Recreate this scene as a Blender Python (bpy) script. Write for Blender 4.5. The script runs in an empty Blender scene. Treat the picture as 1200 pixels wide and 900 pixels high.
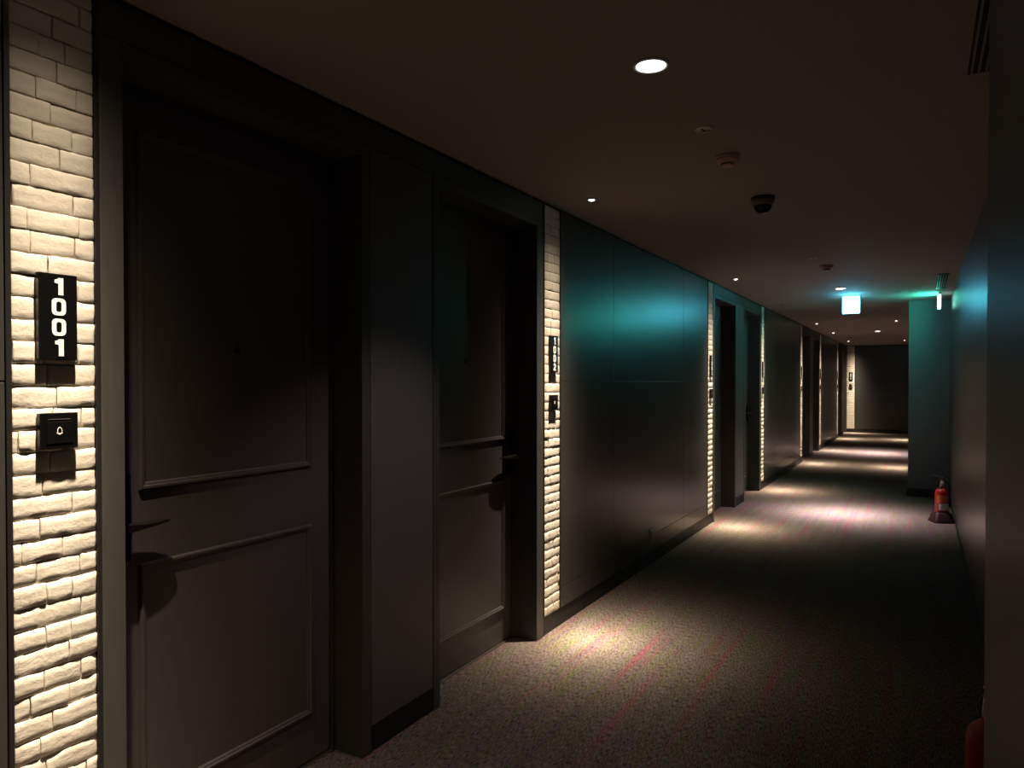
import bpy, math, random
from mathutils import Vector, noise

# ------------------------------------------------------------------ camera, world, exposure
random.seed(7)
S = bpy.context.scene
C = S.collection
PSI = math.radians(29.45)            # corridor axis lies this far right of the optical axis
FPX, W = 850.0, 1200.0
PITCH = math.radians(0.70)
cam_d = bpy.data.cameras.new('camera'); cam = bpy.data.objects.new('camera', cam_d); C.objects.link(cam)
cam.location = (0, 0, 1.41)
cam.rotation_euler = (math.pi/2 - PITCH, 0, PSI)
cam_d.sensor_width = 36.0; cam_d.lens = FPX/W*36.0
cam_d.shift_y = 7.4/W
cam_d.clip_start = 0.02
S.camera = cam
world = bpy.data.worlds.new('world'); S.world = world; world.use_nodes = True
world.node_tree.nodes['Background'].inputs[0].default_value = (0.5, 0.45, 0.42, 1)
world.node_tree.nodes['Background'].inputs[1].default_value = 0.0
S.view_settings.view_transform = 'Standard'; S.view_settings.look = 'None'
S.view_settings.gamma = 1.0; S.view_settings.use_curve_mapping = False
S.view_settings.exposure = 0.0

SPOT_W, DOWN_W = 3900.0, 46000.0
SPOT_COL = (1.0, 0.83, 0.61)
DOWN_COL = (1.0, 0.81, 0.83)
SIGN_BLUE, SIGN_GREEN = (0.10, 0.66, 0.95), (0.05, 0.95, 0.70)

# ------------------------------------------------------------------ dimensions (metres)
XL, XR, XP, XF = -1.81, 0.29, 0.10, -0.14     # left wall, right wall, near pier face, far block face
YB, YP, YJ, YE = -1.60, 1.53, 10.15, 22.13    # added back wall, pier end, jog, end wall
H, OPH, BASE, GAP = 2.40, 2.25, 0.10, 2.386
DOORX = XL - 0.15
PERIOD = 6.2

# ------------------------------------------------------------------ helpers
class MB:
    def __init__(s): s.v = []; s.f = []; s.sm = []
    def face(s, idx, smooth=False): s.f.append(idx); s.sm.append(smooth)
    def box(s, x0, x1, y0, y1, z0, z1):
        n = len(s.v)
        for x in (x0, x1):
            for y in (y0, y1):
                for z in (z0, z1): s.v.append((x, y, z))
        for q in ((0,1,3,2), (4,6,7,5), (0,4,5,1), (2,3,7,6), (0,2,6,4), (1,5,7,3)):
            s.face([n+i for i in q])
        return s
    def loft(s, rings, cap=True, smooth=True):
        n = len(s.v); m = len(rings[0])
        for r in rings: s.v.extend(r)
        for k in range(len(rings)-1):
            for i in range(m):
                j = (i+1) % m
                s.face([n+k*m+i, n+k*m+j, n+(k+1)*m+j, n+(k+1)*m+i], smooth)
        if cap:
            s.face([n+i for i in reversed(range(m))]); s.face([n+(len(rings)-1)*m+i for i in range(m)])
        return s
    def lathe(s, prof, cx=0, cy=0, seg=24, cap=True):
        rings = [[(cx+r*math.cos(2*math.pi*i/seg), cy+r*math.sin(2*math.pi*i/seg), z) for i in range(seg)] for r, z in prof]
        return s.loft(rings, cap)
    def tube(s, pts, r, seg=8):
        pts = [Vector(p) for p in pts]; rings = []
        up = Vector((0.123, 0.31, 0.94))
        for i, p in enumerate(pts):
            t = (pts[min(i+1, len(pts)-1)] - pts[max(i-1, 0)]).normalized()
            a = t.cross(up).normalized(); b = t.cross(a).normalized()
            rr = r[i] if isinstance(r, (list, tuple)) else r
            rings.append([tuple(p + a*rr*math.cos(2*math.pi*k/seg) + b*rr*math.sin(2*math.pi*k/seg)) for k in range(seg)])
        return s.loft(rings)
    def prism(s, poly, x0, x1):                  # polygon in (y, z), extruded along x
        return s.loft([[(x0, y, z) for y, z in poly], [(x1, y, z) for y, z in poly]], True, False)
    def ribbon(s, pts, w, x0, x1, closed=False):  # flat stroke along (y, z) points
        n = len(pts); L = []; R = []
        for i, p in enumerate(pts):
            a = pts[(i-1) % n] if closed else pts[max(i-1, 0)]
            b = pts[(i+1) % n] if closed else pts[min(i+1, n-1)]
            dy, dz = b[0]-a[0], b[1]-a[1]; l = math.hypot(dy, dz) or 1
            L.append((p[0]-dz/l*w/2, p[1]+dy/l*w/2)); R.append((p[0]+dz/l*w/2, p[1]-dy/l*w/2))
        for i in range(n if closed else n-1):
            j = (i+1) % n
            s.prism([L[i], R[i], R[j], L[j]], x0, x1)
        return s
    def mesh(s, name):
        m = bpy.data.meshes.new(name); m.from_pydata(s.v, [], s.f)
        m.polygons.foreach_set('use_smooth', s.sm); m.update()
        return m

def link(name, data, mat=None, parent=None, loc=(0, 0, 0), bevel=0):
    o = bpy.data.objects.new(name, data); C.objects.link(o); o.location = loc
    if mat is not None and data is not None and not data.materials: data.materials.append(mat)
    if parent: o.parent = parent
    if bevel:
        b = o.modifiers.new('bevel', 'BEVEL'); b.width = bevel; b.segments = 2; b.limit_method = 'ANGLE'
    return o
def ob(name, mb, mat, parent=None, loc=(0, 0, 0), bevel=0): return link(name, mb.mesh(name), mat, parent, loc, bevel)
def tag(o, label=None, cat=None, group=None, kind=None):
    if label: o['label'] = label
    if cat: o['category'] = cat
    if group: o['group'] = group
    if kind: o['kind'] = kind
    return o
def copy_tree(o, parent=None, loc=None):
    c = o.copy(); C.objects.link(c); c.parent = parent
    if loc is not None: c.location = loc
    for ch in list(o.children): copy_tree(ch, c)
    return c

# ------------------------------------------------------------------ materials
def mat(name, col, rough=0.5, metal=0.0, emit=None, estr=0.0, spec=0.5):
    m = bpy.data.materials.new(name); m.use_nodes = True
    b = m.node_tree.nodes['Principled BSDF']
    b.inputs['Base Color'].default_value = (*col, 1); b.inputs['Roughness'].default_value = rough
    b.inputs['Metallic'].default_value = metal; b.inputs['Specular IOR Level'].default_value = spec
    if emit:
        b.inputs['Emission Color'].default_value = (*emit, 1); b.inputs['Emission Strength'].default_value = estr
    return m
def nodes(m): return m.node_tree.nodes, m.node_tree.links, m.node_tree.nodes['Principled BSDF']
def noise_tex(m, scale, map_scale=(1, 1, 1), detail=4.0, rough=0.6):
    N, L, b = nodes(m)
    tc = N.new('ShaderNodeTexCoord'); mp = N.new('ShaderNodeMapping'); mp.inputs['Scale'].default_value = map_scale
    t = N.new('ShaderNodeTexNoise'); t.inputs['Scale'].default_value = scale
    t.inputs['Detail'].default_value = detail; t.inputs['Roughness'].default_value = rough
    L.new(tc.outputs['Object'], mp.inputs['Vector']); L.new(mp.outputs['Vector'], t.inputs['Vector'])
    return t
def ramp(m, src, stops):
    N, L, b = nodes(m); r = N.new('ShaderNodeValToRGB')
    el = r.color_ramp.elements
    while len(el) < len(stops): el.new(0.5)
    for e, (p, c) in zip(el, stops): e.position = p; e.color = (*c, 1) if len(c) == 3 else c
    L.new(src, r.inputs['Fac']); return r
def bump(m, src, strength, dist):
    N, L, b = nodes(m); bp = N.new('ShaderNodeBump')
    bp.inputs['Strength'].default_value = strength; bp.inputs['Distance'].default_value = dist
    L.new(src, bp.inputs['Height']); L.new(bp.outputs['Normal'], b.inputs['Normal'])

def panel_material(name, a, c, rough):
    m = mat(name, a, rough); N, L, b = nodes(m)
    t = noise_tex(m, 60, (1, 1, 0.18), 5, 0.7)
    r = ramp(m, t.outputs['Fac'], [(0.3, a), (0.7, c)]); L.new(r.outputs['Color'], b.inputs['Base Color'])
    bump(m, t.outputs['Fac'], 0.08, 0.002); return m
M = {}
M['panel'] = panel_material('satin_grey_laminate', (0.046, 0.043, 0.039), (0.059, 0.055, 0.051), 0.31)
M['door'] = panel_material('dark_door_paint', (0.072, 0.062, 0.060), (0.088, 0.076, 0.074), 0.45)
M['frame'] = panel_material('dark_frame_paint', (0.056, 0.051, 0.046), (0.068, 0.063, 0.057), 0.48)
M['pier'] = panel_material('grey_wallcovering', (0.100, 0.091, 0.090), (0.118, 0.108, 0.106), 0.5)
M['dark_pier'] = panel_material('dark_wallcovering', (0.050, 0.046, 0.044), (0.062, 0.057, 0.054), 0.5)
M['jog'] = panel_material('pale_grey_wallcovering', (0.115, 0.112, 0.11), (0.135, 0.132, 0.13), 0.6)
M['backing'] = mat('black_backing', (0.012, 0.011, 0.011), 0.7)
M['base'] = mat('black_baseboard', (0.010, 0.010, 0.010), 0.55)
M['black_metal'] = mat('black_metal_trim', (0.016, 0.014, 0.013), 0.45, 0.0)
M['black_gloss'] = mat('black_acrylic', (0.003, 0.003, 0.0035), 0.3, 0, None, 0, 0.3)
M['white_print'] = mat('white_lettering', (0.85, 0.84, 0.80), 0.5)
M['slot'] = mat('grey_slot', (0.05, 0.05, 0.05), 0.5)
M['bronze'] = mat('dark_bronze', (0.02, 0.017, 0.015), 0.32, 0.6)
M['steel'] = mat('brushed_steel', (0.45, 0.42, 0.38), 0.35, 1.0)
M['white_plastic'] = mat('white_plastic', (0.62, 0.59, 0.55), 0.45)
M['red_plastic'] = mat('pinkish_plastic', (0.66, 0.43, 0.36), 0.45)
M['dark'] = mat('dark_hole', (0.01, 0.01, 0.01), 0.8)
M['lens_warm'] = mat('spot_lens', (0.8, 0.8, 0.8), 0.4, 0, (1.0, 0.86, 0.70), 9.0)
M['lens_down'] = mat('downlight_lens', (0.8, 0.8, 0.8), 0.4, 0, (1.0, 0.94, 0.92), 8.0)
M['red'] = mat('extinguisher_red', (0.36, 0.012, 0.010), 0.35)
M['dark_red'] = mat('dark_red_plastic', (0.03, 0.007, 0.009), 0.5)
M['label_orange'] = mat('orange_label', (0.65, 0.15, 0.04), 0.5)
M['label_white'] = mat('white_label', (0.7, 0.7, 0.68), 0.5)
M['rubber'] = mat('black_rubber', (0.012, 0.012, 0.012), 0.6)
M['smoked'] = mat('smoked_dome', (0.008, 0.008, 0.009), 0.08)
M['grey_plastic'] = mat('grey_plastic', (0.16, 0.155, 0.15), 0.4)
M['mark'] = mat('pale_matte', (0.6, 0.55, 0.48), 0.8)
M['sign_face'] = mat('sign_face', (0.5, 0.6, 0.6), 0.4, 0, SIGN_BLUE, 29.0)
M['sign_face_green'] = mat('sign_face_green', (0.5, 0.6, 0.6), 0.4, 0, SIGN_GREEN, 66.0)
M['sign_edge_green'] = mat('sign_edge_green', (0.6, 0.7, 0.7), 0.4, 0, (0.45, 1.0, 0.85), 3.0)

m = M['brick'] = mat('cream_painted_brick', (0.72, 0.66, 0.55), 0.65); N, L, b = nodes(m)
t = noise_tex(m, 18, (1, 1, 1), 3); r = ramp(m, t.outputs['Fac'], [(0.3, (0.72, 0.64, 0.54)), (0.7, (0.80, 0.73, 0.635))])
L.new(r.outputs['Color'], b.inputs['Base Color'])
t2 = noise_tex(m, 55, (1, 1, 1.4), 6, 0.65); bump(m, t2.outputs['Fac'], 0.35, 0.004)
m = M['mortar'] = mat('cream_mortar', (0.68, 0.57, 0.47), 0.85); N, L, b = nodes(m)
t = noise_tex(m, 90); bump(m, t.outputs['Fac'], 0.6, 0.004)

m = M['ceiling'] = mat('painted_ceiling', (0.33, 0.272, 0.252), 0.8); N, L, b = nodes(m)
t = noise_tex(m, 90, (1, 1, 1), 4); bump(m, t.outputs['Fac'], 0.05, 0.001)

m = M['carpet'] = mat('striped_carpet', (0.12, 0.1, 0.09), 0.95, 0, None, 0, 0.1); N, L, b = nodes(m)
def mix(fac, a, c, typ='MIX'):
    x = N.new('ShaderNodeMix'); x.data_type = 'RGBA'; x.blend_type = typ
    if hasattr(fac, 'links'): L.new(fac, x.inputs[0])
    else: x.inputs[0].default_value = fac
    for i, q in ((6, a), (7, c)):
        if hasattr(q, 'links'): L.new(q, x.inputs[i])
        else: x.inputs[i].default_value = (*q, 1)
    return x.outputs[2]
yarn = noise_tex(m, 1.0, (230, 34, 1), 3, 0.75)                 # fine yarn
band = noise_tex(m, 1.0, (9, 0.7, 1), 3, 0.6)                  # long bands along the corridor
streak = noise_tex(m, 1.0, (17, 0.45, 1), 6, 0.70)              # broken pink streaks
olive = noise_tex(m, 1.0, (40, 2.4, 3.7), 4, 0.65)
base_c = ramp(m, band.outputs['Fac'], [(0.32, (0.100, 0.068, 0.078)), (0.52, (0.132, 0.104, 0.100)), (0.7, (0.104, 0.074, 0.082))])
om = ramp(m, olive.outputs['Fac'], [(0.46, (0, 0, 0)), (0.62, (1, 1, 1))])
pm = ramp(m, streak.outputs['Fac'], [(0.53, (0, 0, 0)), (0.66, (0.68, 0.68, 0.68))])
c1 = mix(om.outputs['Color'], base_c.outputs['Color'], (0.105, 0.105, 0.056))
c2 = mix(pm.outputs['Color'], c1, (0.19, 0.050, 0.075))
ym = ramp(m, yarn.outputs['Fac'], [(0.36, (0.10, 0.10, 0.10)), (0.64, (1.8, 1.8, 1.8))])
L.new(mix(1.0, c2, ym.outputs['Color'], 'MULTIPLY'), b.inputs['Base Color'])
bump(m, yarn.outputs['Fac'], 0.6, 0.004)

# ------------------------------------------------------------------ room shell
XO0, XO1 = -2.25, 0.75
tag(ob('floor', MB().box(XO0, XO1, YB-0.15, YE+0.15, -0.12, 0), M['carpet']), 'dark striped carpet with pink and olive streaks running down the corridor', 'floor', kind='structure')
tag(ob('ceiling', MB().box(XO0, XO1, YB-0.15, YE+0.15, H, H+0.12), M['ceiling']), 'flat dim brown-grey painted corridor ceiling', 'ceiling', kind='structure')

units = [0.0, PERIOD, 2*PERIOD, 3*PERIOD]
openings = []
for o in units: openings += [(o+1.15, o+2.071), (o+2.57, o+3.477)]
# left wall backing with its door openings
mb = MB(); y = YB - 0.12
for a, c in openings:
    mb.box(XO0, XL-0.014, y, a-0.04, 0, H); mb.box(XO0, XL-0.014, a-0.04, c+0.04, OPH+0.03, H); y = c+0.04
mb.box(XO0, XL-0.014, y, YE+0.12, 0, H)
wall_left = tag(ob('wall_left', mb, M['backing']), 'long corridor wall of dark satin panels, doorways and white brick strips', 'wall', kind='structure')

def wall_panel(parent, y0, y1, z0, z1, x=XL, side=1, mt='panel'):
    g = 0.0016
    x0, x1 = (x-0.0139, x) if side > 0 else (x, x+0.0139)
    ob('wall_panel', MB().box(x0, x1, y0+g, y1-g, z0+g, z1-g), M[mt], parent, bevel=0.0012)
ROWS = [(BASE, 0.22), (0.22, 1.41), (1.41, GAP)]
for k in range(-1, 3):                                         # panelled stretches between the door pairs
    o = k*PERIOD
    for y0, y1 in ((3.777, 4.60), (4.60, 6.245), (6.245, 7.068)):
        for z0, z1 in ROWS:
            if o+y1 > YB+0.02: wall_panel(wall_left, max(o+y0, YB), o+y1, z0, z1)
for i, o in enumerate(units):                                  # the pier between two doors and the stretch above them
    wall_panel(wall_left, o+2.121, o+2.52, BASE, OPH+0.04, mt='pier')
    wall_panel(wall_left, o+1.087, o+3.553 if i < 3 else YE, OPH+0.04, GAP, mt='frame')

# brick strips
def course_list(y0, y1, z0, z1, rng):
    n = round((z1-z0)/0.0515); h = (z1-z0)/n; out = []
    for k in range(n):
        y = y0 - rng.uniform(0.0, 0.08)
        while y < y1:
            w = rng.choice((0.062, 0.085, 0.10, 0.125, 0.15)) * rng.uniform(0.9, 1.1)
            a, c = max(y, y0), min(y+w, y1)
            if y1-c < 0.022: c = y1
            if c-a > 0.012: out.append((a, c, z0+k*h, z0+(k+1)*h))
            y = c if c == y1 else y+w
    return out
def bev(i, n, e):                                               # grid lines drawn close to the rim, so faces stay flat and edges crisp
    return 0.0 if i == 0 else 1.0 if i == n else e + (1-2*e)*(i-1)/(n-2)
def brick(mb, a, c, z0, z1, seed, fine=True):                   # a rough faced brick, face towards +x
    nx = max(4, int((c-a)/0.011)) if fine else 4
    nz = 5 if fine else 4
    jz, jy = 0.0012, 0.0005
    ins = random.Random(seed).uniform(-0.0016, 0.0008)
    n = len(mb.v); cols = nx+1; rows = nz+1
    for j in range(rows):
        for i in range(cols):
            u, v = bev(i, nx, 0.004/(c-a)), bev(j, nz, 0.0035/(z1-z0))
            y = a+jy + (c-a-2*jy)*u; z = z0+jz + (z1-z0-2*jz)*v
            p = Vector((y*34+seed*3.1, z*34, seed*1.7)); q = noise.noise(p); q2 = noise.noise(p*2.7)
            edge = min(u, 1-u)*(c-a); edz = min(v, 1-v)*(z1-z0)
            d = ins + 0.0013*q + 0.0009*q2
            if edz < 1e-6: d -= 0.0007 + 0.0040*abs(q); z += 0.0024*q + 0.0012*q2
            if edge < 1e-6: d -= 0.0006 + 0.0012*abs(q2); y += 0.0016*q
            mb.v.append((d, y, z))
    for j in range(nz):
        for i in range(nx):
            k = n+j*cols+i; mb.face([k, k+1, k+cols+1, k+cols], True)
    ring = [n+i for i in range(nx)] + [n+nx+j*cols for j in range(nz)] + [n+nz*cols+nx-i for i in range(nx)] + [n+(nz-j)*cols for j in range(nz)]
    k0 = len(mb.v)
    for i in ring: mb.v.append((-0.016, mb.v[i][1], mb.v[i][2]))
    for i in range(len(ring)):
        j = (i+1) % len(ring); mb.face([ring[i], k0+i, k0+j, ring[j]])
strip_spans = []
for o in units:
    strip_spans += [(o+0.881, o+1.073), (o+3.567, o+3.763)]
strip_spans = strip_spans[:7]
def brick_strip(parent, y0, y1, single, rng, rot=None):
    # mortar bed with its bricks and the two black edge profiles, built for a wall face at x = 0
    st = link('brick_strip', MB().box(-0.0139, -0.0085, y0-0.001, y1+0.001, BASE+0.0016, GAP).mesh('mortar_bed'), M['mortar'], parent)
    st['label'] = 'rough white painted brick strip'
    cells = course_list(y0, y1, BASE+0.002, GAP-0.002, rng)
    if single:
        for i, c in enumerate(cells):
            b = MB(); brick(b, *c, seed=i+int(y0*37)); ob('brick', b, M['brick'], st)
    else:
        b = MB()
        for i, c in enumerate(cells): brick(b, *c, seed=i+int(y0*37), fine=False)
        ob('brickwork', b, M['brick'], st)['kind'] = 'stuff'
    for ya, yb in ((y0-0.0135, y0-0.001), (y1+0.001, y1+0.0135)):
        ob('edge_trim', MB().box(-0.0139, 0.004, ya, yb, BASE+0.0016, GAP), M['black_metal'], st, bevel=0.001)
    return st
rng = random.Random(3)
for i, (a, c) in enumerate(strip_spans):
    brick_strip(wall_left, a, c, i < 2, rng).location = (XL, 0, 0)

# left baseboard, set back a little under the panels
mb = MB()
for k in range(-1, 3):
    o = k*PERIOD; mb.box(XL-0.0139, XL-0.004, max(o+3.557, YB), o+PERIOD+1.085, 0, BASE)
for o in units: mb.box(XL-0.0139, XL-0.004, o+2.121, o+2.52, 0, BASE)
tag(ob('baseboard_left', mb, M['base']), 'low black baseboard along the panelled wall with the doors', 'baseboard', kind='structure')

# right wall, near pier and far block
wr = tag(ob('wall_right', MB().box(XR+0.014, XO1, YP-0.2, YJ+0.2, 0, H), M['backing']), 'dark satin panelled wall beside the fire extinguishers', 'wall', kind='structure')
cuts = [YP, 2.62, 4.27, 5.92, 7.57, 9.0, YJ]
for y0, y1 in zip(cuts, cuts[1:]):
    wall_panel(wr, y0, y1, BASE, GAP, XR, -1)
tag(ob('baseboard_right', MB().box(XR+0.004, XR+0.0139, YP, YJ, 0, BASE), M['base']), 'low black baseboard of the wall beside the extinguishers', 'baseboard', kind='structure')
wp = tag(ob('wall_pier', MB().box(XP, XO1, YB-0.12, YP, 0, H), M['dark_pier'], bevel=0.002), 'dark projecting pier with a few pale marks near its edge', 'wall', kind='structure')
for pts in ([(1.512, 0.965), (1.506, 0.967), (1.47, 0.945), (1.474, 0.941)], [(1.515, 0.853), (1.508, 0.856), (1.494, 0.853), (1.499, 0.848)], [(1.498, 0.833), (1.493, 0.835), (1.490, 0.822), (1.496, 0.820)]):
    ob('pale_mark', MB().prism(pts, XP-0.0008, XP+0.001), M['mark'], wp)  # small pale slivers set on the pier face near its edge
wj = tag(ob('wall_jog', MB().box(XF, XO1, YJ, YE+0.12, 0, H), M['jog'], bevel=0.002), 'grey wall end catching green light where the corridor narrows', 'wall', kind='structure')
tag(ob('baseboard_jog', MB().box(XF, XR, YJ-0.008, YJ, 0, BASE), M['base']), 'black baseboard across the foot of the green-lit wall end', 'baseboard', kind='structure')
tag(ob('baseboard_far', MB().box(XF-0.008, XF, YJ-0.008, YE, 0, BASE), M['base']), 'black baseboard along the narrow far part of the corridor', 'baseboard', kind='structure')
tag(ob('wall_light_stop', MB().box(XO0, XO1, YB-0.12, YB, 0, H), M['panel']), 'plain dark wall added across the corridor to stop light leaks', 'wall', kind='structure')  # added unseen closure against light leaks; the corridor itself runs on

# end wall: brick strip in the corner, dark panels beside it
we = tag(ob('wall_end', MB().box(XO0, XO1, YE+0.014, YE+0.12, 0, H), M['backing']), 'dark end wall with a lit brick strip in its corner', 'wall', kind='structure')
for x0, x1 in ((-1.59, -0.90), (-0.90, XF)):
    for z0, z1 in ROWS:
        g = 0.0016; ob('wall_panel', MB().box(x0+g, x1-g, YE, YE+0.0139, z0+g, z1-g), M['panel'], we, bevel=0.0012)
# strip built facing +x, turned to face -y:  (x, y) -> (y, -x)
es = brick_strip(we, -0.10, 0.092, False, rng)
es.rotation_euler = (0, 0, -math.pi/2); es.location = (-1.706, YE, 0)
tag(ob('baseboard_end', MB().box(XL, XF, YE+0.004, YE+0.0139, 0, BASE), M['base']), 'black baseboard across the far end wall', 'baseboard', kind='structure')

# ------------------------------------------------------------------ doors (built once per hand, then copied down the corridor)
def moulding(mb, y0, y1, z0, z1, x, prof):
    rings = []
    for off, hgt in prof:
        rings.append([(x+hgt, y0+off, z0+off), (x+hgt, y1-off, z0+off), (x+hgt, y1-off, z1-off), (x+hgt, y0+off, z1-off)])
    n = len(mb.v)
    for r in rings: mb.v.extend(r)
    for k in range(len(rings)-1):
        for i in range(4):
            j = (i+1) % 4; mb.face([n+k*4+i, n+k*4+j, n+(k+1)*4+j, n+(k+1)*4+i])
PROF = [(-0.001, 0), (0.0, 0.007), (0.003, 0.011), (0.009, 0.011), (0.012, 0.007), (0.016, 0.0065), (0.019, 0.0045), (0.021, 0.0)]
def make_door(hand):
    # origin: floor, wall face, near edge of the opening; w = opening width. hand 1: lever at the near edge
    w = 0.921 if hand == 1 else 0.907
    root = link('door', None)
    dx = -0.15
    c0, c1 = (0.062, 0.048) if hand == 1 else (0.048, 0.075)
    fr = ob('door_frame', MB().box(-0.20, 0.0015, -c0, 0, 0, OPH+0.04), M['frame'], root, bevel=0.002)
    ob('frame_jamb', MB().box(-0.20, 0.0015, w, w+c1, 0, OPH+0.04), M['frame'], fr, bevel=0.002)
    ob('frame_head', MB().box(-0.20, 0.0015, 0, w, OPH, OPH+0.04), M['frame'], fr, bevel=0.003)
    ob('door_stop', MB().box(dx-0.045, dx+0.014, 0.0, 0.012, 0, OPH).box(dx-0.045, dx+0.014, w-0.012, w, 0, OPH).box(dx-0.045, dx+0.014, 0.012, w-0.012, OPH-0.012, OPH), M['frame'], fr)
    lf = ob('door_leaf', MB().box(dx-0.045, dx, 0.015, w-0.015, 0.012, OPH-0.015), M['door'], root, bevel=0.0015)
    lf['label'] = 'dark grey two-panel door leaf'
    y0, y1 = 0.135, w-0.112
    if hand == -1: y0, y1 = 0.112, w-0.100
    for z0, z1 in ((1.098, 2.13), (0.184, 0.884)):
        mb = MB(); moulding(mb, y0, y1, z0, z1, dx, PROF); ob('panel_moulding', mb, M['door'], lf)
    ph = MB()
    for r0, x0, x1 in ((0.011, 0, 0.0035), (0.006, 0.0035, 0.0045)):
        ph.loft([[(dx+x, w/2+0.02*hand + r0*math.cos(a*math.pi/8), 1.51 + r0*math.sin(a*math.pi/8)) for a in range(16)] for x in (x0, x1)])
    ob('peephole', ph, M['bronze'], lf)
    s = 1 if hand == 1 else -1
    ya = 0.066 if hand == 1 else w-0.066
    lock = ob('lock_plate', MB().box(dx, dx+0.022, ya-0.034, ya+0.034, 0.90, 1.15), M['bronze'], root, bevel=0.004)
    lv = MB()
    lv.loft([[(dx+x, ya + 0.017*math.cos(a*math.pi/8), 1.0 + 0.017*math.sin(a*math.pi/8)) for a in range(16)] for x in (0.02, 0.058)])
    rings = []
    for t, d0, d1, hz, zc in ((-0.02, 0.030, 0.064, 0.013, 1.0), (0.0, 0.026, 0.067, 0.0145, 1.0), (0.045, 0.024, 0.066, 0.009, 1.001), (0.09, 0.026, 0.063, 0.0055, 1.003), (0.125, 0.030, 0.058, 0.0035, 1.006), (0.135, 0.035, 0.053, 0.002, 1.007)):
        yy = ya + s*t; r = [(dx+d0, yy, zc-hz), (dx+d1, yy, zc-hz*0.6), (dx+d1, yy, zc+hz), (dx+d0, yy, zc+hz)]
        rings.append(r if s == 1 else r[::-1])
    lv.loft(rings, True, False)
    o = ob('lever_handle', lv, M['bronze'], root, bevel=0.0015); o['label'] = 'dark tapered lever handle'
    ob('threshold', MB().box(dx-0.05, dx+0.012, 0.0, w, 0, 0.008), M['steel'], root, bevel=0.002)
    return root
protoA, protoB = make_door(1), make_door(-1)
num = 0
for k, o in enumerate(units):
    for proto, y0 in ((protoA, o+1.15), (protoB, o+2.57)):
        num += 1
        d = proto if k == 0 else copy_tree(proto)
        d.location = (XL, y0, 0); d.name = 'door_%d' % num
        tag(d, 'dark two-panel hotel door of room 100%d, beside plate 100%d' % (num, num), 'door', 'hotel room doors', 'structure')

# ------------------------------------------------------------------ number plates and doorbells
def rrect(w, h, r, n=5):
    pts = []
    for cy, cz, a0 in ((w/2-r, h/2-r, 0), (-w/2+r, h/2-r, 90), (-w/2+r, -h/2+r, 180), (w/2-r, -h/2+r, 270)):
        for i in range(n+1):
            a = math.radians(a0+90*i/n); pts.append((cy+r*math.cos(a), cz+r*math.sin(a)))
    return pts
def arc(cy, cz, ry, rz, a0, a1, n=8):
    return [(cy+ry*math.cos(math.radians(a0+(a1-a0)*i/n)), cz+rz*math.sin(math.radians(a0+(a1-a0)*i/n))) for i in range(n+1)]
def digit(ch, x0, x1):
    mb = MB(); hw, hh, s = 0.0115, 0.0165, 0.0082     # stroke centre half-width, half-height, stroke width
    if ch == '0':
        outer, inner = rrect(0.0325, 0.0405, 0.0105), rrect(0.0125, 0.0250, 0.0050)
        n = len(outer)
        for i in range(n):
            j = (i+1) % n; mb.prism([outer[i], outer[j], inner[j], inner[i]], x0, x1)
    elif ch == '1':
        mb.prism([(-0.001, -0.0203), (0.0105, -0.0203), (0.0105, 0.0203), (0.0, 0.0203), (-0.001, 0.0170), (-0.001, 0.0)], x0, x1)
        mb.prism([(-0.001, 0.0060), (0.0, 0.0203), (-0.0035, 0.0170), (-0.0095, 0.0155), (-0.0095, 0.0085)], x0, x1)
    else:
        strokes = {
         '2': [arc(0, 0.006, hw, 0.0105, 165, -20, 10) + [(-hw, -hh)], [(-hw-0.004, -hh), (hw+0.004, -hh)]],
         '3': [arc(0, 0.0085, hw*0.9, 0.008, 160, -90, 8) + arc(0, -0.0080, hw, 0.0085, 90, -160, 8)],
         '4': [[(0.003, hh+0.004), (-hw, -0.006), (hw+0.004, -0.006)], [(0.006, 0.006), (0.006, -hh-0.004)]],
         '5': [[(hw, hh), (-hw*0.9, hh), (-hw*0.95, 0.002)] + arc(-0.001, -0.0062, hw, 0.0103, 120, -150, 9)],
         '6': [arc(0, -0.0065, hw, 0.010, 0, 360, 12), [(-hw, -0.006), (-hw*0.7, 0.009), (0.004, hh+0.003)]],
         '7': [[(-hw, hh), (hw, hh), (-0.003, -hh-0.004)]],
         '8': [arc(0, 0.0085, hw*0.85, 0.008, 0, 360, 12), arc(0, -0.0085, hw, 0.0085, 0, 360, 12)]}[ch]
        for st in strokes: mb.ribbon(st, s, x0, x1)
    return mb
digit_mesh = {}
where = ['beside the first door, before the big bright downlight', 'between a doorway and the long teal-lit panelled wall', 'ending the long teal-lit panelled wall',
         'level with the hanging exit sign', 'just past where the corridor narrows', 'near the farthest downlight', 'last before the end wall']
def place_rel(o, origin, rz): o.location = origin; o.rotation_euler = (0, 0, rz)
def number_plate(text, origin, rz, label):
    T = 0.015
    pl = ob('room_number_plate', MB().box(0.001, T, -0.0445, 0.0445, -0.1025, 0.1025), M['black_gloss'], bevel=0.001)
    place_rel(pl, origin, rz); tag(pl, label, 'number plate', 'room number plates')
    for i, ch in enumerate(text):
        if ch not in digit_mesh: digit_mesh[ch] = digit(ch, T-0.0005, T+0.001).mesh('digit_'+ch)
        link('digit', digit_mesh[ch], M['white_print'], pl, (0, 0.001, 0.0726-0.0486*i))
    return pl
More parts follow.
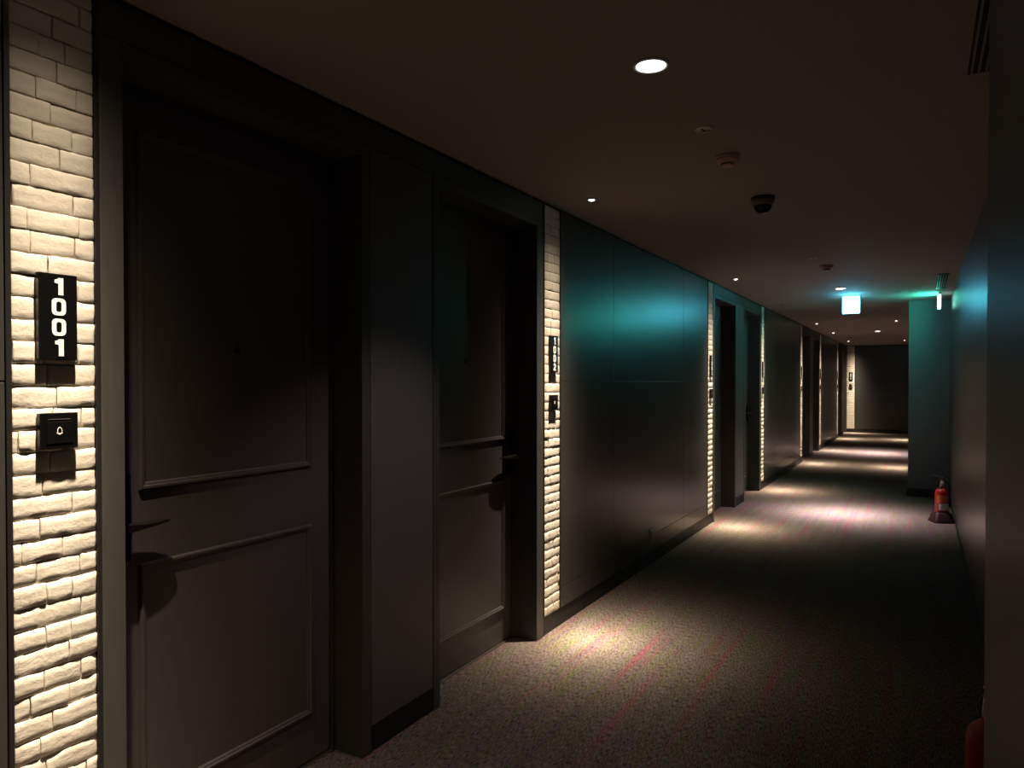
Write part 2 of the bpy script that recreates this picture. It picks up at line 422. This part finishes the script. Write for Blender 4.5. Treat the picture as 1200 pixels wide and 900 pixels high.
def doorbell(origin, rz, label):
    T = 0.016
    be = ob('doorbell', MB().box(0.001, T, -0.044, 0.044, -0.0425, 0.0425), M['black_gloss'], bevel=0.0015)
    place_rel(be, origin, rz); tag(be, label, 'doorbell', 'doorbells')
    ob('card_slot', MB().box(T-0.001, T+0.0006, -0.026, 0.026, 0.0265, 0.0285), M['slot'], be)
    ob('push_button', MB().box(T-0.001, T+0.0012, -0.030, 0.030, -0.031, 0.021), M['black_gloss'], be, bevel=0.0008)
    bell = [(-0.0068, -0.0062), (-0.0052, -0.0036), (-0.0048, 0.001)] + arc(0, 0.0022, 0.0046, 0.0052, 170, 10, 6) + [(0.0048, 0.001), (0.0052, -0.0036), (0.0068, -0.0062)]
    mb = MB().ribbon(bell, 0.0013, T+0.001, T+0.0020, True)
    mb.ribbon(arc(0, -0.0066, 0.0024, 0.0024, 190, 350, 5), 0.0013, T+0.001, T+0.0020).ribbon([(0, 0.0072), (0, 0.0092)], 0.0016, T+0.001, T+0.0020)
    ob('bell_symbol', mb, M['white_print'], be)
    return be
for i, (a, c) in enumerate(strip_spans):
    yc = (a+c)/2
    number_plate('100%d' % (i+1), (XL, yc, 1.564), 0, 'black plate reading 100%d on bricks %s' % (i+1, where[i]))
    doorbell((XL, yc, 1.2925), 0, 'black doorbell under plate 100%d on bricks %s' % (i+1, where[i]))
number_plate('1008', (-1.71, YE, 1.564), -math.pi/2, 'black plate with digits 1008 on the end wall brick strip')
doorbell((-1.71, YE, 1.2925), -math.pi/2, 'square black doorbell below plate 1008 on the end wall')

# ------------------------------------------------------------------ ceiling lamps
def spot_lamp(name, parent, loc, power, half_deg, blend, col, radius, tilt=(0, 0), beam=None):
    l = bpy.data.lights.new(name, 'SPOT'); l.energy = power; l.color = col
    l.spot_size = math.radians(2*half_deg); l.spot_blend = blend; l.shadow_soft_size = radius
    o = bpy.data.objects.new(name, l); C.objects.link(o); o.parent = parent; o.location = loc
    o.rotation_euler = (tilt[0], tilt[1], 0)
    if beam:                                       # lamp's photometric curve: exp(-sqrt(theta^2 + t0^2) / k) + tail
        t0, k, tail = beam
        l.use_nodes = True; N, L = l.node_tree.nodes, l.node_tree.links; e = N['Emission']
        tc = N.new('ShaderNodeTexCoord'); sp = N.new('ShaderNodeSeparateXYZ'); L.new(tc.outputs['Normal'], sp.inputs[0])
        def mth(op, a, c=None):
            n = N.new('ShaderNodeMath'); n.operation = op
            for i, q in enumerate((a, c)):
                if q is None: continue
                if hasattr(q, 'links'): L.new(q, n.inputs[i])
                else: n.inputs[i].default_value = q
            return n.outputs[0]
        th = mth('ARCCOSINE', mth('MINIMUM', mth('ABSOLUTE', sp.outputs['Z']), 1.0))
        r = mth('SQRT', mth('ADD', mth('MULTIPLY', th, th), math.radians(t0)**2))
        I = mth('ADD', mth('EXPONENT', mth('DIVIDE', r, -math.radians(k))), tail)
        L.new(I, e.inputs['Strength'])
    return o
def spotlight(x, y, label, deep=False, power=1.0):
    root = link('accent_spotlight', None, loc=(x, y, H)); tag(root, label, 'spotlight', 'small accent spotlights over the brick strips')
    prof = [(0.017, 0.0), (0.030, 0.0), (0.030, -0.003), (0.027, -0.005), (0.017, -0.0045), (0.017, 0.0)]
    if deep: prof = [(0.012, 0.0), (0.030, 0.0), (0.030, -0.003), (0.024, -0.018), (0.012, -0.018), (0.012, 0.0)]
    ob('trim_ring', MB().lathe(prof, seg=20, cap=False), M['grey_plastic'], root)
    ob('lens', MB().lathe([(0.0165 if not deep else 0.0118, -0.0005), (0.0165 if not deep else 0.0118, -0.005), (0.010, -0.0085)], seg=20), M['lens_warm'], root)
    z = -0.022
    spot_lamp('beam', root, (0, 0, z), SPOT_W*power, 58, 0.55, SPOT_COL, 0.012, beam=(2.0, 5.3, 0.00012))
    return root
for i, (a, c) in enumerate(strip_spans):
    spotlight(-1.567, (a+c)/2 - 0.01, 'tiny ceiling spotlight over plate 100%d, %s' % (i+1, where[i]), deep=(i == 3))
spotlight(-1.60, YE-0.24, 'tiny round accent spotlight above plate 1008 by the end wall', deep=True)
for y, lb in ((13.38, 'tiny ceiling spotlight just behind the green-lit wall end'), (19.8, 'tiny dim ceiling spotlight near the right end of the end wall')):
    spotlight(-0.365, y, lb)
def downlight(x, y, label, power, half=40, beam=(14.0, 5.0, 0.0004), tilt=0):
    root = link('downlight', None, loc=(x, y, H)); tag(root, label, 'downlight', 'round downlights along the middle of the ceiling')
    ob('trim_ring', MB().lathe([(0.046, 0), (0.058, 0), (0.058, -0.003), (0.054, -0.006), (0.046, -0.005), (0.046, 0)], seg=32, cap=False), M['white_plastic'], root)
    ob('lens', MB().lathe([(0.0455, -0.0005), (0.0455, -0.004), (0.030, -0.0075), (0.012, -0.010)], seg=32), M['lens_down'], root)
    spot_lamp('beam', root, (0, 0, -0.03), power, half, 0.7, DOWN_COL, 0.03, tilt=(0, math.radians(tilt)), beam=beam)
    return root
downlight(-0.743, 2.20, 'round bright downlight in the ceiling outside room 1001 and 1002', 27.0, 34, None, tilt=22)
downlight(-0.758, 8.44, 'round downlight casting a pink-white pool outside room 1003 and 1004', DOWN_W)
downlight(-0.757, 15.95, 'round downlight in the narrow far part outside room 1006', DOWN_W)

# ------------------------------------------------------------------ exit signs
ex = link('exit_sign', None, loc=(-0.708, 9.17, H)); tag(ex, 'glowing blue-white exit sign hanging mid-corridor facing along it', 'exit sign')
ob('housing', MB().box(-0.094, 0.094, -0.013, 0.013, -0.215, -0.012), M['white_plastic'], ex, bevel=0.003)
ob('mounting_stem', MB().box(-0.03, 0.03, -0.012, 0.012, -0.014, 0), M['white_plastic'], ex)
for s in (-1, 1):
    ob('lit_face', MB().box(-0.088, 0.088, s*0.0165-0.0035, s*0.0165+0.0035, -0.209, -0.018), M['sign_face'], ex)
e2 = link('exit_sign', None, loc=(0.172, 9.50, H)); tag(e2, 'green exit sign seen edge-on beside the right wall end', 'exit sign')
ob('housing', MB().box(-0.011, 0.011, -0.15, 0.15, -0.022, 0), M['white_plastic'], e2, bevel=0.002)
ob('edge_lit_panel', MB().box(-0.014, 0.012, -0.145, 0.145, -0.165, -0.022), M['sign_edge_green'], e2, bevel=0.002)
ob('lit_face', MB().box(-0.0185, -0.0142, -0.138, 0.138, -0.158, -0.028), M['sign_face_green'], e2)

# ------------------------------------------------------------------ ceiling devices
def sprinkler(x, y, label):
    r = link('sprinkler_cover', None, loc=(x, y, H)); tag(r, label, 'sprinkler', 'ceiling sprinkler covers')
    ob('cover_plate', MB().lathe([(0.038, 0), (0.038, -0.003), (0.034, -0.0065), (0.012, -0.0075)], seg=28), M['white_plastic'], r)
    for a in range(3):
        an = math.radians(20+120*a); ob('vent_hole', MB().lathe([(0.005, -0.0068), (0.005, -0.0082)], 0.019*math.cos(an), 0.019*math.sin(an), 10), M['dark'], r)
    ob('deflector', MB().lathe([(0.007, -0.007), (0.006, -0.012), (0.010, -0.013), (0.010, -0.0145)], seg=14), M['steel'], r)
def detector(x, y, label):
    r = link('heat_detector', None, loc=(x, y, H)); tag(r, label, 'detector', 'ceiling heat detectors')
    ob('mounting_base', MB().lathe([(0.053, 0), (0.053, -0.010), (0.050, -0.014)], seg=32), M['red_plastic'], r)
    ob('sensor_head', MB().lathe([(0.049, -0.014), (0.043, -0.026), (0.030, -0.030), (0.028, -0.034)], seg=32), M['red_plastic'], r)
    ob('sensor_gap', MB().lathe([(0.0265, -0.034), (0.0265, -0.040)], seg=24), M['dark'], r)
    ob('sensor_cap', MB().lathe([(0.029, -0.040), (0.028, -0.044), (0.016, -0.047)], seg=24), M['red_plastic'], r)
    ob('indicator_lamp', MB().lathe([(0.0035, -0.022), (0.0035, -0.0305), (0.002, -0.032)], 0.041, 0.008, 10), M['white_print'], r)
sprinkler(-0.748, 2.855, 'flat round sprinkler cover between the big downlight and pinkish detector')
detector(-0.75, 3.25, 'pinkish round heat detector on ceiling before the dome camera')
sprinkler(-0.76, 6.28, 'flat round sprinkler cover on ceiling beyond the dome camera')
detector(-0.71, 6.72, 'dim round heat detector on ceiling near the glowing exit sign')
cc = link('dome_camera', None, loc=(-0.749, 4.07, H)); tag(cc, 'black dome security camera hanging from the ceiling', 'security camera')
ob('mounting_base', MB().lathe([(0.062, 0), (0.062, -0.012), (0.060, -0.016)], seg=36), M['rubber'], cc)
ob('collar', MB().lathe([(0.060, -0.016), (0.056, -0.040), (0.050, -0.046)], seg=36), M['grey_plastic'], cc)
ob('dome', MB().lathe([(0.046*math.cos(a*math.pi/16), -0.046-0.042*math.sin(a*math.pi/16)) for a in range(8)] + [(0.004, -0.0879)], seg=36), M['smoked'], cc)
ob('lens_barrel', MB().tube([(-0.004, -0.030, -0.062), (-0.006, -0.046, -0.068)], 0.014, 16), M['rubber'], cc)
def vent(y0, y1, label):
    x0, x1 = 0.1225, 0.218
    r = link('slot_diffuser', None, loc=(x0, y0, H)); tag(r, label, 'air vent', 'slot diffusers in the ceiling')
    w, l = x1-x0, y1-y0
    ob('back_box', MB().box(0, w, 0, l, -0.0015, 0), M['dark'], r)
    for i in range(5):
        xx = 0.020*i + 0.0075
        ob('slat', MB().box(xx, xx+0.006, 0.006, l-0.006, -0.007, -0.0015), M['grey_plastic'], r)
    ob('end_cap', MB().box(0, w, 0, 0.006, -0.006, -0.0015), M['black_metal'], r)
    ob('end_cap', MB().box(0, w, l-0.006, l, -0.006, -0.0015), M['black_metal'], r)
vent(1.57, 2.76, 'black slatted slot diffuser in ceiling beside the near pier')
vent(7.75, 8.95, 'black slatted slot diffuser in ceiling beside the green exit sign')

# ------------------------------------------------------------------ fire extinguishers
def extinguisher(x, y, rz, label):
    r = link('fire_extinguisher', None, loc=(x, y, 0)); r.rotation_euler = (0, 0, rz); tag(r, label, 'extinguisher', 'fire extinguishers on floor stands')
    st = MB(); rings = []
    for hw, z in ((0.100, 0.0), (0.100, 0.012), (0.088, 0.035), (0.074, 0.095), (0.068, 0.100)):
        rings.append([(y_, z_, z) for y_, z_ in rrect(2*hw, 2*hw, hw*0.35, 4)])
    st.loft(rings); ob('floor_stand', st, M['dark_red'], r)
    ob('cylinder', MB().lathe([(0.058, 0.09), (0.060, 0.10), (0.060, 0.285), (0.057, 0.305), (0.047, 0.325), (0.030, 0.340), (0.019, 0.345), (0.019, 0.36)], seg=28), M['red'], r)
    def wrap(z0, z1, a0, a1, mt, nm):
        mb = MB(); n = 12
        for i in range(n+1):
            a = math.radians(a0+(a1-a0)*i/n)
            for z in (z0, z1): mb.v.append((0.0607*math.cos(a), 0.0607*math.sin(a), z))
        for i in range(n): mb.face([2*i, 2*i+2, 2*i+3, 2*i+1], True)
        ob(nm, mb, mt, r)
    wrap(0.195, 0.275, 205, 325, M['label_orange'], 'upper_label'); wrap(0.125, 0.19, 225, 330, M['label_white'], 'lower_label')
    va = ob('valve', MB().lathe([(0.016, 0.355), (0.018, 0.365), (0.014, 0.41), (0.010, 0.435)], seg=16), M['steel'], r)
    ob('carry_handle', MB().box(-0.085, 0.02, -0.010, 0.010, 0.428, 0.434), M['rubber'], r, bevel=0.002)
    sq = MB(); sq.loft([[(0.02, -0.009, 0.440), (0.02, 0.009, 0.440), (0.02, 0.009, 0.450), (0.02, -0.009, 0.450)], [(-0.09, -0.009, 0.470), (-0.09, 0.009, 0.470), (-0.09, 0.009, 0.476), (-0.09, -0.009, 0.476)]], True, False)
    ob('squeeze_lever', sq, M['steel'], r)
    ob('pressure_gauge', MB().tube([(0.0, -0.012, 0.395), (0.0, -0.026, 0.395)], 0.013, 14), M['white_print'], va)
    ho = [(0.012, 0, 0.40), (0.045, 0, 0.405), (0.068, 0, 0.37), (0.074, 0, 0.29), (0.072, -0.004, 0.20), (0.070, -0.006, 0.15)]
    ob('hose', MB().tube(ho, [0.008, 0.008, 0.008, 0.008, 0.009, 0.012], 10), M['rubber'], r)
extinguisher(0.183, 8.45, math.radians(20), 'red fire extinguisher on dark stand below the green exit sign')
extinguisher(0.188, 2.70, math.radians(100), 'red fire extinguisher on floor behind the near pier')

# a low blank outlet plate on the panelled wall
ou = tag(link('wall_outlet', None, loc=(XL, 5.38, 0.22)), 'small dark outlet plate low on the panelled wall', 'outlet')
ob('cover_plate', MB().box(0, 0.006, -0.036, 0.036, -0.058, 0.058), M['grey_plastic'], ou, bevel=0.002)
ob('socket_face', MB().box(0.005, 0.0075, -0.022, 0.022, -0.035, 0.035), M['slot'], ou, bevel=0.001)
